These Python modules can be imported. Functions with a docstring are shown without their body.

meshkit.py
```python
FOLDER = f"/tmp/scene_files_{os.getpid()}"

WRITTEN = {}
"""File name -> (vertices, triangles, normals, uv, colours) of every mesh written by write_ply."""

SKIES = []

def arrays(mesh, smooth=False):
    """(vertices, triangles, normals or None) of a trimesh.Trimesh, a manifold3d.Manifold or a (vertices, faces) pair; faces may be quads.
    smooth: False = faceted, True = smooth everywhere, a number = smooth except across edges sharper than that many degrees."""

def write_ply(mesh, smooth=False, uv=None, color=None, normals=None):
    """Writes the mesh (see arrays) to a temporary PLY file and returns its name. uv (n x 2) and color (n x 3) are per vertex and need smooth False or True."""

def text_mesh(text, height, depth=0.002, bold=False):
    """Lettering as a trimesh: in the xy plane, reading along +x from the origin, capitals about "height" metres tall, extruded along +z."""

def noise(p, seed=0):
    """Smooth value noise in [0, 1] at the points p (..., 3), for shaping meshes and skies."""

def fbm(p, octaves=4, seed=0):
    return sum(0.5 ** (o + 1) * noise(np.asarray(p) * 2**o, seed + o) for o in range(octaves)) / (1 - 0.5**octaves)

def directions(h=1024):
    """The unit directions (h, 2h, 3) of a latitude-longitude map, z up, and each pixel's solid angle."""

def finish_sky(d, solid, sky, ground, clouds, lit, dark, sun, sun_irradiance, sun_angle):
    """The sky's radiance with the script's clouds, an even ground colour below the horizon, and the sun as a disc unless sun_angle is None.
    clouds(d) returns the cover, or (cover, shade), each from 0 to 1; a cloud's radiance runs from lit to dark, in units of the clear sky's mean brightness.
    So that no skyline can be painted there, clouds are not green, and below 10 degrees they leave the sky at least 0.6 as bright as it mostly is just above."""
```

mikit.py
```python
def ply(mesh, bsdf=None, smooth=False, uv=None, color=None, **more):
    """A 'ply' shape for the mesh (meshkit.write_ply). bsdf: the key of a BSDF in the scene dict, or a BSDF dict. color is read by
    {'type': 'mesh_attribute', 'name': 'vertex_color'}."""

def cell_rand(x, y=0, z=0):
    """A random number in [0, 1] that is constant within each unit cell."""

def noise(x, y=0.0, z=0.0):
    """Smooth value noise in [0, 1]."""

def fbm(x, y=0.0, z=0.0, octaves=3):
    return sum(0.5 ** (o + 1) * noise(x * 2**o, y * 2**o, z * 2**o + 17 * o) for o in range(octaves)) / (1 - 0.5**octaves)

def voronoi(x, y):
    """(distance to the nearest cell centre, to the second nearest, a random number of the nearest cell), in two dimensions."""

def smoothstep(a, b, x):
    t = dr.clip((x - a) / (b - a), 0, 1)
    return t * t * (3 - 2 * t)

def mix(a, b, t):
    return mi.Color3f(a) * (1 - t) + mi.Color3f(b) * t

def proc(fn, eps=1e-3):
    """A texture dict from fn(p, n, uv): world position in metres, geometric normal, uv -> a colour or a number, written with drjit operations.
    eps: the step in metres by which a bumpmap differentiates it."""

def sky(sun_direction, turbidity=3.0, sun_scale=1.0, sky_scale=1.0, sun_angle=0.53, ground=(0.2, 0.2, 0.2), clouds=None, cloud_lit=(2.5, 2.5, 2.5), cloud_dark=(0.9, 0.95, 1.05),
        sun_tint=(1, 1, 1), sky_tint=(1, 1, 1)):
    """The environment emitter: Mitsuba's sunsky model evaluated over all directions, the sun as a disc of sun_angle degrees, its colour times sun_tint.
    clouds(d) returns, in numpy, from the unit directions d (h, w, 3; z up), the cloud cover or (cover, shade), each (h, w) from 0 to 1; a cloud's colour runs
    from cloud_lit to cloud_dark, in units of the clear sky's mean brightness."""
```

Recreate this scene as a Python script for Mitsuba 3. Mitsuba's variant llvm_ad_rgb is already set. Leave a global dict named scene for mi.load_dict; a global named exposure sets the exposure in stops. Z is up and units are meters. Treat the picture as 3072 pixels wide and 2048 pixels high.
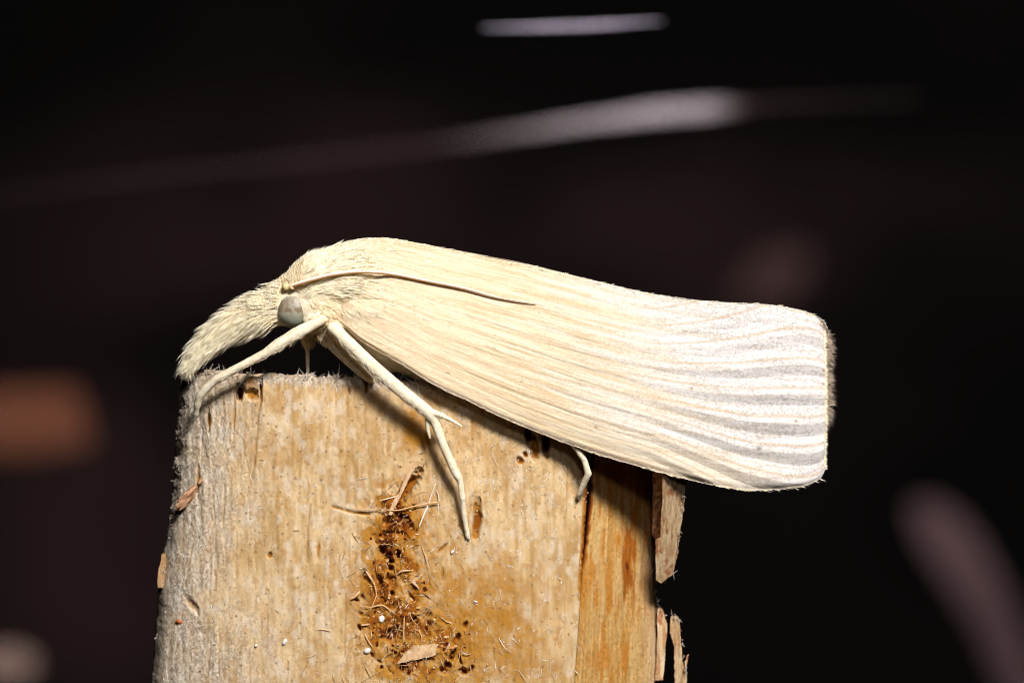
import math
import numpy as np, trimesh, mitsuba as mi, mikit, meshkit, manifold3d as m3
import drjit as dr
from scipy.spatial import cKDTree
from scipy.interpolate import PchipInterpolator
from mikit import noise, fbm, voronoi, cell_rand, smoothstep, mix, proc

T4 = mi.ScalarTransform4f
scene, labels = {}, {}

# ---------------------------------------------------------------- camera, lamps, exposure
# A macro subject enlarged so that one modelling unit ("u") is 1/6000 m. Modelling axes: a to the right, b down, c away from the lens.
U = 1 / 6000.0
DIST = 3.661
scene['camera'] = {'type': 'thinlens', 'fov': 8.0, 'fov_axis': 'x', 'aperture_radius': 0.036, 'focus_distance': DIST - 0.015,
                   'near_clip': 0.05, 'far_clip': 60.0,
                   'to_world': T4().look_at(origin=[0, -DIST, 0], target=[0, 0, 0], up=[0, 0, 1])}
exposure = 0.0
LIGHT_DIR = np.array([0.30, -1.0, 0.76])
LIGHT_DIR /= np.linalg.norm(LIGHT_DIR)
FLASH_AT = LIGHT_DIR * 2.0
FLASH_POWER = 163.0
FILL_AT = np.array([0.10, -2.8, 1.0])
FILL_POWER = 27.0


def lamp(key, at, w, h, power, rgb, label):
    fr = T4().look_at(origin=list(map(float, at)), target=[0, 0, 0], up=[0, 0, 1])
    scene[key + '__diffuser'] = {'type': 'rectangle', 'to_world': fr @ T4().scale([w / 2, h / 2, 1]),
                                 'emitter': {'type': 'area', 'radiance': {'type': 'rgb', 'value': [power * c for c in rgb]}}}
    b = trimesh.creation.box([w + 0.03, h + 0.03, 0.09])
    b.apply_translation([0, 0, -0.048])
    scene[key + '__housing'] = mikit.ply(b, 'black_plastic', to_world=fr)
    labels[key] = {'label': label, 'category': 'flash lamp'}


scene['black_plastic'] = {'type': 'roughplastic', 'diffuse_reflectance': {'type': 'rgb', 'value': [0.02, 0.02, 0.02]}, 'alpha': 0.3}
lamp('flash_lamp', FLASH_AT, 0.46, 0.335, FLASH_POWER, (1.0, 0.97, 0.93), 'main flash lamp outside the picture, above right of the moth')
lamp('added_fill_lamp', FILL_AT, 0.30, 0.30, FILL_POWER, (1.0, 0.95, 0.92), 'weak added fill lamp outside the picture, above the lens')  # added to soften the shadows, not a lamp of the place


# ---------------------------------------------------------------- helpers
def W(p):
    p = np.asarray(p, float)
    return np.stack([(p[..., 0] - 1536) * U, p[..., 2] * U, (1023 - p[..., 1]) * U], -1)


def put(key, mesh, bsdf, smooth=False, uv=None, label=None, kind=None, cat=None, group=None):
    """mesh in modelling units (vertices, faces) -> a scene entry"""
    if hasattr(mesh, 'vertices'):
        mesh = (mesh.vertices, mesh.faces)
    k, n = key, 0
    while k in scene:
        n += 1
        k = f'{key}_{n:03d}'
    scene[k] = mikit.ply((W(mesh[0]), np.asarray(mesh[1])), bsdf, smooth=smooth, uv=uv)
    d = {a: b for a, b in (('label', label), ('kind', kind), ('category', cat), ('group', group)) if b}
    if d:
        labels[k] = d
    return k


def T(x, y):          # from the 2352-wide view used for tracing
    return x / 0.765625, y / 0.765625


def nz(x, y, z=0.0, seed=0):
    x, y, z = np.broadcast_arrays(np.asarray(x, float), y, z)
    return meshkit.noise(np.stack([x, y, z], -1), seed)


def fb(x, y, z=0.0, o=4, seed=0):
    x, y, z = np.broadcast_arrays(np.asarray(x, float), y, z)
    return meshkit.fbm(np.stack([x, y, z], -1), o, seed)


def sst(a, b, x):
    t = np.clip((x - a) / (b - a), 0, 1)
    return t * t * (3 - 2 * t)


def unit(v):
    return v / (np.linalg.norm(v, axis=-1, keepdims=True) + 1e-12)


def grid_faces(nu, nv, wrap=False):
    """vertices indexed i * nv + j; wrap closes the j direction"""
    i, j = np.meshgrid(np.arange(nu - 1), np.arange(nv if wrap else nv - 1), indexing='ij')
    j2 = (j + 1) % nv
    a, b, c, d = i * nv + j, (i + 1) * nv + j, (i + 1) * nv + j2, i * nv + j2
    return np.concatenate([np.stack([a, b, c], -1).reshape(-1, 3), np.stack([a, c, d], -1).reshape(-1, 3)])


def hairs(base, dirs, length, rad, rng, bend=None, seg=4, blunt=0.75, side=3):
    """tapered strands: (vertices, faces, uv) with uv = (0 at the root .. 1 at the tip, one random number per strand)"""
    n = len(base)
    length, rad = np.broadcast_to(length, n)[:, None], np.broadcast_to(rad, n)
    if bend is None:
        bend = np.zeros((n, 3))
    t = np.linspace(0, 1, seg + 1)
    p = base[:, None] + dirs[:, None] * (length[:, None] * t[None, :, None]) + bend[:, None] * (length[:, None] * (t ** 2)[None, :, None])
    tan = unit(np.gradient(p, axis=1))
    ref = unit(rng.normal(size=(n, 1, 3)))
    a = unit(np.cross(tan, ref))
    b = np.cross(tan, a)
    ang = np.arange(side) * 2 * math.pi / side
    r = rad[:, None] * np.maximum(1 - t[None] ** 2.2, 0.0) ** blunt
    ring = p[:, :-1, None] + r[:, :-1, None, None] * (np.cos(ang)[None, None, :, None] * a[:, :-1, None] + np.sin(ang)[None, None, :, None] * b[:, :-1, None])
    m = seg * side + 1
    v = np.concatenate([ring.reshape(n, seg * side, 3), p[:, -1:]], 1)
    f = []
    for s in range(seg - 1):
        for k in range(side):
            k2 = (k + 1) % side
            f += [[s * side + k, s * side + k2, (s + 1) * side + k2], [s * side + k, (s + 1) * side + k2, (s + 1) * side + k]]
    for k in range(side):
        f.append([(seg - 1) * side + k, (seg - 1) * side + (k + 1) % side, seg * side])
    f = np.array(f)[None] + (np.arange(n) * m)[:, None, None]
    tv = np.concatenate([np.repeat(t[:-1], side), [1.0]])
    uv = np.stack([np.broadcast_to(tv, (n, m)), np.broadcast_to(rng.random(n)[:, None], (n, m))], -1)
    return v.reshape(-1, 3), f.reshape(-1, 3), uv.reshape(-1, 2)


def join(parts):
    v, f, uv, at = [], [], [], 0
    for a, b, c in parts:
        v.append(a), f.append(b + at), uv.append(c)
        at += len(a)
    return np.vstack(v), np.vstack(f), np.vstack(uv)


def tube(path, rad, sides=10, n=None, flat=1.0):
    """a smooth tapered tube with closed ends along traced points"""
    path, rad = np.asarray(path, float), np.asarray(rad, float)
    s = np.concatenate([[0], np.cumsum(np.linalg.norm(np.diff(path, axis=0), axis=1))])
    n = n or max(8, int(s[-1] / 6))
    q = np.linspace(0, s[-1], n)
    p = np.stack([PchipInterpolator(s, path[:, k])(q) for k in range(3)], -1)
    r = PchipInterpolator(s, rad)(q)
    e = np.minimum(q, s[-1] - q)
    r = r * np.sqrt(np.clip(e / np.maximum(r, 1e-6), 0.03, 1))
    tan = unit(np.gradient(p, axis=0))
    a = unit(np.cross(tan, [0.05, 0.03, 1.0]))
    b = np.cross(tan, a)
    ang = np.arange(sides) * 2 * math.pi / sides
    v = p[:, None] + r[:, None, None] * (np.cos(ang)[None, :, None] * a[:, None] + flat * np.sin(ang)[None, :, None] * b[:, None])
    f = grid_faces(n, sides, wrap=True)
    v = np.vstack([v.reshape(-1, 3), p[:1], p[-1:]])
    k = np.arange(sides)
    f = np.vstack([f, np.stack([k, (k + 1) % sides, k * 0 + n * sides], -1), np.stack([(n - 1) * sides + (k + 1) % sides, (n - 1) * sides + k, k * 0 + n * sides + 1], -1)])
    uv = np.vstack([np.stack(np.broadcast_arrays((q / s[-1])[:, None], np.cos(ang)[None] * 0.5 + 0.5), -1).reshape(-1, 2), [[0, 0.5], [1, 0.5]]])
    return v, f, uv


# ---------------------------------------------------------------- materials
def two(d):
    return {'type': 'twosided', 'bsdf': d}


K = 1 / U


def uu(p):            # world point -> modelling units, for textures
    return p.x * K + 1536, 1023 - p.z * K, p.y * K


def col_stump(p, n, uv):
    a, b, c = uu(p)
    stain, grey = uv.x, uv.y
    grain = fbm(a / 11, b / 75, c / 30, 3)
    patch = fbm(a / 62, b / 80, c / 60, 4)
    fine = fbm(a / 5, b / 6, c / 5, 2)
    base = mix((0.45, 0.270, 0.110), (0.64, 0.465, 0.262), smoothstep(0.32, 0.66, 0.55 * patch + 0.45 * grain))
    base = mix(base, (0.66, 0.55, 0.42), 0.62 * smoothstep(0.47, 0.72, fbm(a / 24, b / 38, c / 30 + 5, 4)))
    base = mix(base, (0.40, 0.21, 0.075), 0.5 * smoothstep(0.55, 0.75, fbm(a / 16 + 31, b / 22, c / 20, 3)))
    gc = mix((0.28, 0.22, 0.17), (0.62, 0.56, 0.48), smoothstep(0.3, 0.7, 0.55 * fine + 0.45 * fbm(a / 8 + 7, b / 60, c / 20, 3)))
    base = mix(base, gc, dr.clip(grey, 0, 1))
    base = mix(base, (0.40, 0.185, 0.032), smoothstep(0.08, 0.42, stain + 0.22 * (fine - 0.5)))
    base = mix(base, (0.27, 0.085, 0.010), smoothstep(0.42, 0.72, stain + 0.2 * (fine - 0.5)))
    base = mix(base, (0.055, 0.010, 0.006), smoothstep(0.72, 0.98, stain + 0.15 * (fine - 0.5)))
    d1, _, r1 = voronoi(a / 17, b / 17)
    d2, _, r2 = voronoi(a / 8 + 50, b / 9)
    d3, _, r3 = voronoi(a / 43 + 20, b / 43)
    gate = smoothstep(0.42, 0.62, fbm(a / 90 + 40, b / 90, 0, 2))
    pore = (1 - smoothstep(0.04, 0.05 + 0.16 * r1, d1)) * smoothstep(0.62, 0.66, r1) * (0.25 + 0.75 * gate) * 0.8
    pore += (1 - smoothstep(0.05, 0.22, d2)) * smoothstep(0.80, 0.84, r2) * 0.5 * gate + (1 - smoothstep(0.03, 0.02 + 0.13 * r3, d3)) * smoothstep(0.4, 0.45, r3) * 0.9
    base = mix(base, (0.17, 0.085, 0.04), 0.75 * dr.clip(pore, 0, 1))
    return base * (0.78 + 0.29 * fine)


def col_slab(p, n, uv):
    a, b, c = uu(p)
    stain = uv.x
    lean = a + 0.045 * (b - 1400)
    grain = fbm(lean / 6, b / 150, c / 40, 3)
    wide = fbm(lean / 24 + 9, b / 260, c / 60, 3)
    fine = fbm(a / 5, b / 7, c / 5, 2)
    base = mix((0.43, 0.225, 0.060), (0.56, 0.365, 0.155), smoothstep(0.3, 0.7, 0.5 * grain + 0.5 * wide))
    base = mix(base, (0.43, 0.165, 0.022), 0.8 * smoothstep(0.50, 0.70, fbm(lean / 14 + 3, b / 90, c / 40, 3)))
    base = mix(base, (0.30, 0.09, 0.012), smoothstep(0.3, 0.7, stain + 0.5 * (grain - 0.5)))
    base = mix(base, (0.07, 0.014, 0.008), smoothstep(0.75, 1.0, stain + 0.2 * (fine - 0.5)))
    base = mix(base, (0.50, 0.43, 0.33), uv.y * (0.4 + 0.6 * grain))
    d1, _, r1 = voronoi(a / 15, b / 16)
    base = mix(base, (0.09, 0.03, 0.015), 0.7 * (1 - smoothstep(0.04, 0.04 + 0.17 * r1, d1)) * smoothstep(0.6, 0.68, r1) * smoothstep(0.38, 0.58, fbm(a / 50, b / 80, 0, 2)))
    return base * (0.72 + 0.36 * fine)


def col_wing(p, n, uv):
    u, v = uv.x, uv.y
    a, b, c = uu(p)
    w = v + 0.012 * (noise(u * 14, v * 3) - 0.5)
    w = 0.54 + (w - 0.54) * (1 + 0.82 * dr.power(dr.clip((1 - u) / 0.36, 1e-4, 1.0), 1.35))
    streak = fbm(u * 22, v * 150, 0, 3)
    streak2 = fbm(u * 9 + 4, v * 46, 3, 3)
    speck = fbm(a / 4.5, b / 4.0, c / 5, 2)
    ph = (w - 0.075) / 0.178
    tri = dr.abs(ph - dr.floor(ph) - 0.5) * 2
    vein = smoothstep(0.80, 1.0, tri) * smoothstep(0.5, 0.72, u)
    ph0 = (v - 0.05) / 0.085 + 0.6 * noise(u * 3, v * 5)
    tri0 = dr.abs(ph0 - dr.floor(ph0) - 0.5) * 2
    vein = dr.maximum(vein, 0.6 * smoothstep(0.74, 1.0, tri0) * smoothstep(0.15, 0.4, u) * (1 - smoothstep(0.5, 0.72, u)))
    ph2 = (w - 0.075) / 0.178 * 2 + 0.5
    tri2 = dr.abs(ph2 - dr.floor(ph2) - 0.5) * 2
    vein2 = smoothstep(0.86, 1.0, tri2) * smoothstep(0.6, 0.8, u) * 0.6
    base = mix((0.585, 0.435, 0.262), (0.73, 0.605, 0.425), smoothstep(0.30, 0.66, 0.55 * streak + 0.45 * streak2))
    silver = mix((0.42, 0.39, 0.38), (0.625, 0.60, 0.595), smoothstep(0.25, 0.62, 0.6 * speck + 0.4 * streak2))
    far = smoothstep(0.30, 0.84, u + 0.35 * (streak2 - 0.5) + 0.10 * (noise(u * 5, v * 5) - 0.5)) * (1 - 0.55 * smoothstep(0.72, 0.92, v) * (1 - smoothstep(0.75, 1.0, u)))
    base = mix(base, silver, 0.92 * far)
    base = mix(base, (0.41, 0.275, 0.145), dr.clip(vein * (0.35 + 0.65 * streak) + vein2 * streak, 0, 1) * 0.75)
    base = mix(base, (0.64, 0.49, 0.36), smoothstep(0.965, 0.995, v) * (1 - smoothstep(0.6, 0.85, u)) * 0.7)
    d1, _, r1 = voronoi(u * 26, v * 11)
    base = mix(base, (0.30, 0.19, 0.10), 0.7 * (1 - smoothstep(0.05, 0.14, d1)) * smoothstep(0.965, 0.97, r1))
    spot = dr.exp(-dr.square((u - 0.865) / 0.007) - dr.square((v - 0.775) / 0.013))
    base = mix(base, (0.16, 0.12, 0.11), 0.75 * spot)
    return base * (0.76 + 0.25 * speck)


def col_fur(p, n, uv):
    base = mix((0.89, 0.76, 0.50), (0.98, 0.93, 0.77), smoothstep(0.0, 0.7, uv.x))
    return base * (0.88 + 0.12 * uv.y)


def col_fur_warm(p, n, uv):
    base = mix((0.84, 0.66, 0.38), (0.96, 0.87, 0.66), smoothstep(0.0, 0.7, uv.x))
    return base * (0.86 + 0.14 * uv.y)


def col_body(p, n, uv):
    a, b, c = uu(p)
    s = fbm(a / 7, b / 7, c / 7, 3)
    return mix((0.76, 0.635, 0.43), (0.88, 0.80, 0.63), smoothstep(0.30, 0.70, s)) * 0.93


def col_eye(p, n, uv):
    a, b, c = uu(p)
    s = fbm(a / 16, b / 16, c / 16, 3)
    base = mix((0.19, 0.135, 0.08), (0.33, 0.30, 0.235), smoothstep(0.3, 0.68, s))
    base = mix(base, (0.20, 0.25, 0.20), 0.7 * smoothstep(925, 972, b + 22 * (s - 0.5)))
    d1, d2, _ = voronoi(a / 4.2, b / 4.2)
    return base * (0.85 + 0.22 * smoothstep(0.0, 0.35, d2 - d1))


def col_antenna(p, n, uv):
    # whitish above, underside shading painted in orange-brown, ringed all along
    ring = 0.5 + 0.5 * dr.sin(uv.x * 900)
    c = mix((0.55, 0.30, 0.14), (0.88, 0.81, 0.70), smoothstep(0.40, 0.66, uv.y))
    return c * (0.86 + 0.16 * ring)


def col_fringe(p, n, uv):
    return mix((0.60, 0.43, 0.28), (0.56, 0.46, 0.38), uv.x) * (0.7 + 0.5 * uv.y)


def col_white_fibre(p, n, uv):
    return mix((0.55, 0.46, 0.36), (0.86, 0.84, 0.80), uv.y)


def col_grey_fibre(p, n, uv):
    return mix((0.33, 0.25, 0.18), (0.72, 0.66, 0.58), uv.y)


def col_orange_fibre(p, n, uv):
    return mix((0.44, 0.20, 0.05), (0.70, 0.48, 0.27), uv.y)


def col_crumb(p, n, uv):
    return mix(mix((0.07, 0.014, 0.007), (0.36, 0.13, 0.02), smoothstep(0.15, 0.6, uv.x)), (0.62, 0.40, 0.2), smoothstep(0.62, 0.95, uv.x)) * (0.8 + 0.4 * uv.y)


def col_chip(p, n, uv):
    a, b, c = uu(p)
    return mix((0.50, 0.29, 0.13), (0.70, 0.50, 0.31), fbm(a / 8, b / 8, c / 8, 3))


def col_bark(p, n, uv):
    a, b, c = uu(p)
    return mix((0.20, 0.085, 0.04), (0.55, 0.33, 0.20), smoothstep(0.3, 0.7, fbm(a / 9 + b / 9, b / 26 - a / 26, c / 12, 3)))


def col_splinter(p, n, uv):
    a, b, c = uu(p)
    g = fbm(a / 6, b / 80, c / 20, 3)
    base = mix((0.40, 0.235, 0.11), (0.60, 0.445, 0.275), smoothstep(0.3, 0.7, g))
    base = mix(base, (0.30, 0.085, 0.03), 0.75 * smoothstep(0.55, 0.72, fbm(a / 16, b / 30, c / 30, 3)))
    return base * (0.8 + 0.4 * fbm(a / 4, b / 5, c / 5, 2))


def col_backdrop(p, n, uv):
    # dark ground litter far behind: brown blotches, with glare above the moth painted in
    x, z = p.x, p.z
    b1 = fbm(x * 3.4 + 3, z * 6.0 + 1, 0, 3)
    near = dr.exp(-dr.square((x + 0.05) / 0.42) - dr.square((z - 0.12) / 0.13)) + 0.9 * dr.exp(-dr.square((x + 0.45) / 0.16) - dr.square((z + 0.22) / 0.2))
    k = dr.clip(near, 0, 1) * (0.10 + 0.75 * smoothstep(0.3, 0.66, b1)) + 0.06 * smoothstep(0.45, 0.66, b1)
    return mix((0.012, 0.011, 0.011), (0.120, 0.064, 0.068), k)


for key, fn in dict(fur_cream=col_fur, fur_warm=col_fur_warm).items():
    scene[key] = {'type': 'principledthin', 'base_color': proc(fn), 'roughness': 0.6, 'diff_trans': 0.45, 'spec_trans': 0.0, 'eta': 1.3}
for key, fn in dict(stump_wood=col_stump, slab_wood=col_slab, chip_wood=col_chip, frass_crumb=col_crumb, bark_brown=col_bark, splinter_wood=col_splinter,
                    body_skin=col_body, antenna_skin=col_antenna, fringe_hair=col_fringe,
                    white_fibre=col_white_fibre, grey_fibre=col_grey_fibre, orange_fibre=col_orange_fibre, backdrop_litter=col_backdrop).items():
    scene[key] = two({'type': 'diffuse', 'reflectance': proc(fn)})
scene['wing_scales'] = two({'type': 'principled', 'base_color': proc(col_wing), 'roughness': 0.6, 'specular': 0.2})
scene['eye_cornea'] = two({'type': 'principled', 'base_color': proc(col_eye), 'roughness': 0.45, 'specular': 0.3})
scene['scape_skin'] = two({'type': 'diffuse', 'reflectance': {'type': 'rgb', 'value': [0.66, 0.50, 0.27]}})
scene['grain_white'] = two({'type': 'diffuse', 'reflectance': {'type': 'rgb', 'value': [0.68, 0.65, 0.61]}})
scene['chip_red'] = two({'type': 'diffuse', 'reflectance': {'type': 'rgb', 'value': [0.42, 0.12, 0.04]}})

# ---------------------------------------------------------------- background: dark litter, blurred blades and leaves
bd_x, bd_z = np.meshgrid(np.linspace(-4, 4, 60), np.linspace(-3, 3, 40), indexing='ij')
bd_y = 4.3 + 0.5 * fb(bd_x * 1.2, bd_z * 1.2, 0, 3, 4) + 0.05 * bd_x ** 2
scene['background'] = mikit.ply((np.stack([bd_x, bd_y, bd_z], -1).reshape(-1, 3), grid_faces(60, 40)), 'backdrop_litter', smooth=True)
labels['background'] = {'label': 'dark out of focus brown ground litter far behind the moth, with a painted haze of glare', 'kind': 'structure'}


def blade(key, depth, path, half, roll, rgb, label, cat, thick=0.18, group=None):
    """a dry leaf or grass blade standing DEPTH metres behind the moth; path and half widths as traced, in modelling units"""
    s = (DIST + depth) / DIST
    path = np.array([T(*p) for p in path])
    L = np.concatenate([[0], np.cumsum(np.linalg.norm(np.diff(path, axis=0), axis=1))])
    n, m = 90, 14
    q = np.linspace(0, L[-1], n)
    p = np.stack([PchipInterpolator(L, path[:, k])(q) for k in range(2)] + [q * 0], -1)
    h = PchipInterpolator(L, np.array(half) / 0.765625)(q)
    ro = np.radians(PchipInterpolator(L, roll)(q))
    tan = unit(np.gradient(p, axis=0))
    side = np.stack([-tan[:, 1], tan[:, 0], q * 0], -1)
    back = np.broadcast_to([0, 0, 1.0], side.shape)
    a = side * np.cos(ro)[:, None] + back * np.sin(ro)[:, None]
    b = back * np.cos(ro)[:, None] - side * np.sin(ro)[:, None]
    ang = np.arange(m) * 2 * math.pi / m
    hh = h / np.maximum(np.abs(np.cos(ro)), 0.3)
    v = p[:, None] + hh[:, None, None] * (np.cos(ang)[None, :, None] * a[:, None] + thick * np.sin(ang)[None, :, None] * b[:, None])
    v += (fb(v[..., 0] / 60, v[..., 1] / 60, 0, 3, 5)[..., None] - 0.5) * 0.25 * h[:, None, None]
    v = v.reshape(-1, 3)
    x = (v[:, 0] - 1536) * U * s
    z = (1023 - v[:, 1]) * U * s
    bs = key + '_skin'
    if bs not in scene:
        def fn(p_, n_, uv_, rgb=rgb):
            return (rgb(p_) if callable(rgb) else mi.Color3f(*rgb)) * (0.72 + 0.5 * fbm(p_.x * 14, p_.y * 14, p_.z * 14, 2))
        scene[bs] = two({'type': 'diffuse', 'reflectance': proc(fn)})
    scene[key] = mikit.ply((np.stack([x, depth + v[:, 2] * U * s, z], -1), grid_faces(n, m, wrap=True)), bs, smooth=True)
    labels[key] = {'label': label, 'category': cat}


blade('pale_leaf', 0.5, [(1110, 64), (1190, 63), (1280, 61), (1380, 57), (1460, 52), (1520, 48)], [1, 3, 5, 5, 3, 1], [10, 5, 0, -5, 0, 10], (0.62, 0.54, 0.70),
      'thin pale lilac leaf edge blurred along the top of the picture', 'leaf', thick=0.5)
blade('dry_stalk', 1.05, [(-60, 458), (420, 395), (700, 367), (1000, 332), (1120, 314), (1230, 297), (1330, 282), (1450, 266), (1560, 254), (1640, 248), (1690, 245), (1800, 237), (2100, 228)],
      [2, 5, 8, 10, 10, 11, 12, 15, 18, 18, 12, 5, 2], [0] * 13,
      lambda p: mix((0.055, 0.034, 0.036), (0.58, 0.49, 0.54), smoothstep(-0.06, 0.10, p.x) * (1 - smoothstep(0.118, 0.155, p.x))), 'long thin blurred stalk, dark brown with a painted highlight stretch, sloping above the moth', 'stalk')  # pale stretch: light caught by the stalk, put into its colour
blade('orange_leaf', 2.0, [(-180, 982), (-60, 972), (60, 968), (130, 962), (172, 955), (190, 950)], [40, 74, 74, 74, 70, 56], [0, 5, 5, 0, 0, 0],
      (0.30, 0.112, 0.066), 'blurred orange brown dead leaf left of the stump', 'leaf')
blade('beige_leaf', 1.6, [(-60, 1520), (0, 1522), (40, 1523), (66, 1524), (82, 1525)], [26, 38, 38, 28, 8], [0, 0, 0, 0, 0], (0.42, 0.28, 0.235),
      'blurred beige dead leaf tip low beside the stump', 'leaf')
blade('purple_stalk', 1.9, [(2095, 1158), (2140, 1195), (2190, 1258), (2245, 1350), (2300, 1460), (2370, 1640)], [12, 50, 60, 56, 48, 40], [0, 0, 5, 10, 14, 14],
      (0.135, 0.080, 0.087), 'thick blurred purple brown stalk below the tail end of the moth', 'stalk')
blade('brown_leaf', 2.6, [(1690, 690), (1740, 660), (1780, 635), (1830, 600), (1850, 580)], [6, 40, 48, 36, 6], [0, 0, 0, 0, 0], (0.135, 0.075, 0.075),
      'dim brown blurred leaf above the wing tip', 'leaf')

# ---------------------------------------------------------------- the cut stump
rng = np.random.default_rng(11)
LX = PchipInterpolator([1100, 1123, 1254, 1371, 1437, 1606, 1737, 1855, 2022, 2200], [540, 538, 529, 520, 516, 496, 473, 464, 451, 440])
CX = PchipInterpolator([1100, 1383, 1777, 1968, 2200], [1778, 1766, 1743, 1729, 1716])
D0 = PchipInterpolator([0, .02, .05, .1, .2, .4, .6, .75, .87, .95, 1.0], [125, 72, 38, 8, -15, -35, -42, -42, -35, -20, 4])
TOPX = [500, 540, 560, 620, 690, 706, 712, 730, 734, 745, 765, 778, 782, 790, 800, 900, 1000, 1100, 1130, 1200, 1300, 1500, 1800]
TOPY = [1132, 1122, 1117, 1119, 1130, 1136, 1150, 1152, 1140, 1128, 1130, 1146, 1146, 1124, 1120, 1126, 1133, 1138, 1146, 1150, 1160, 1166, 1172]

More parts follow.
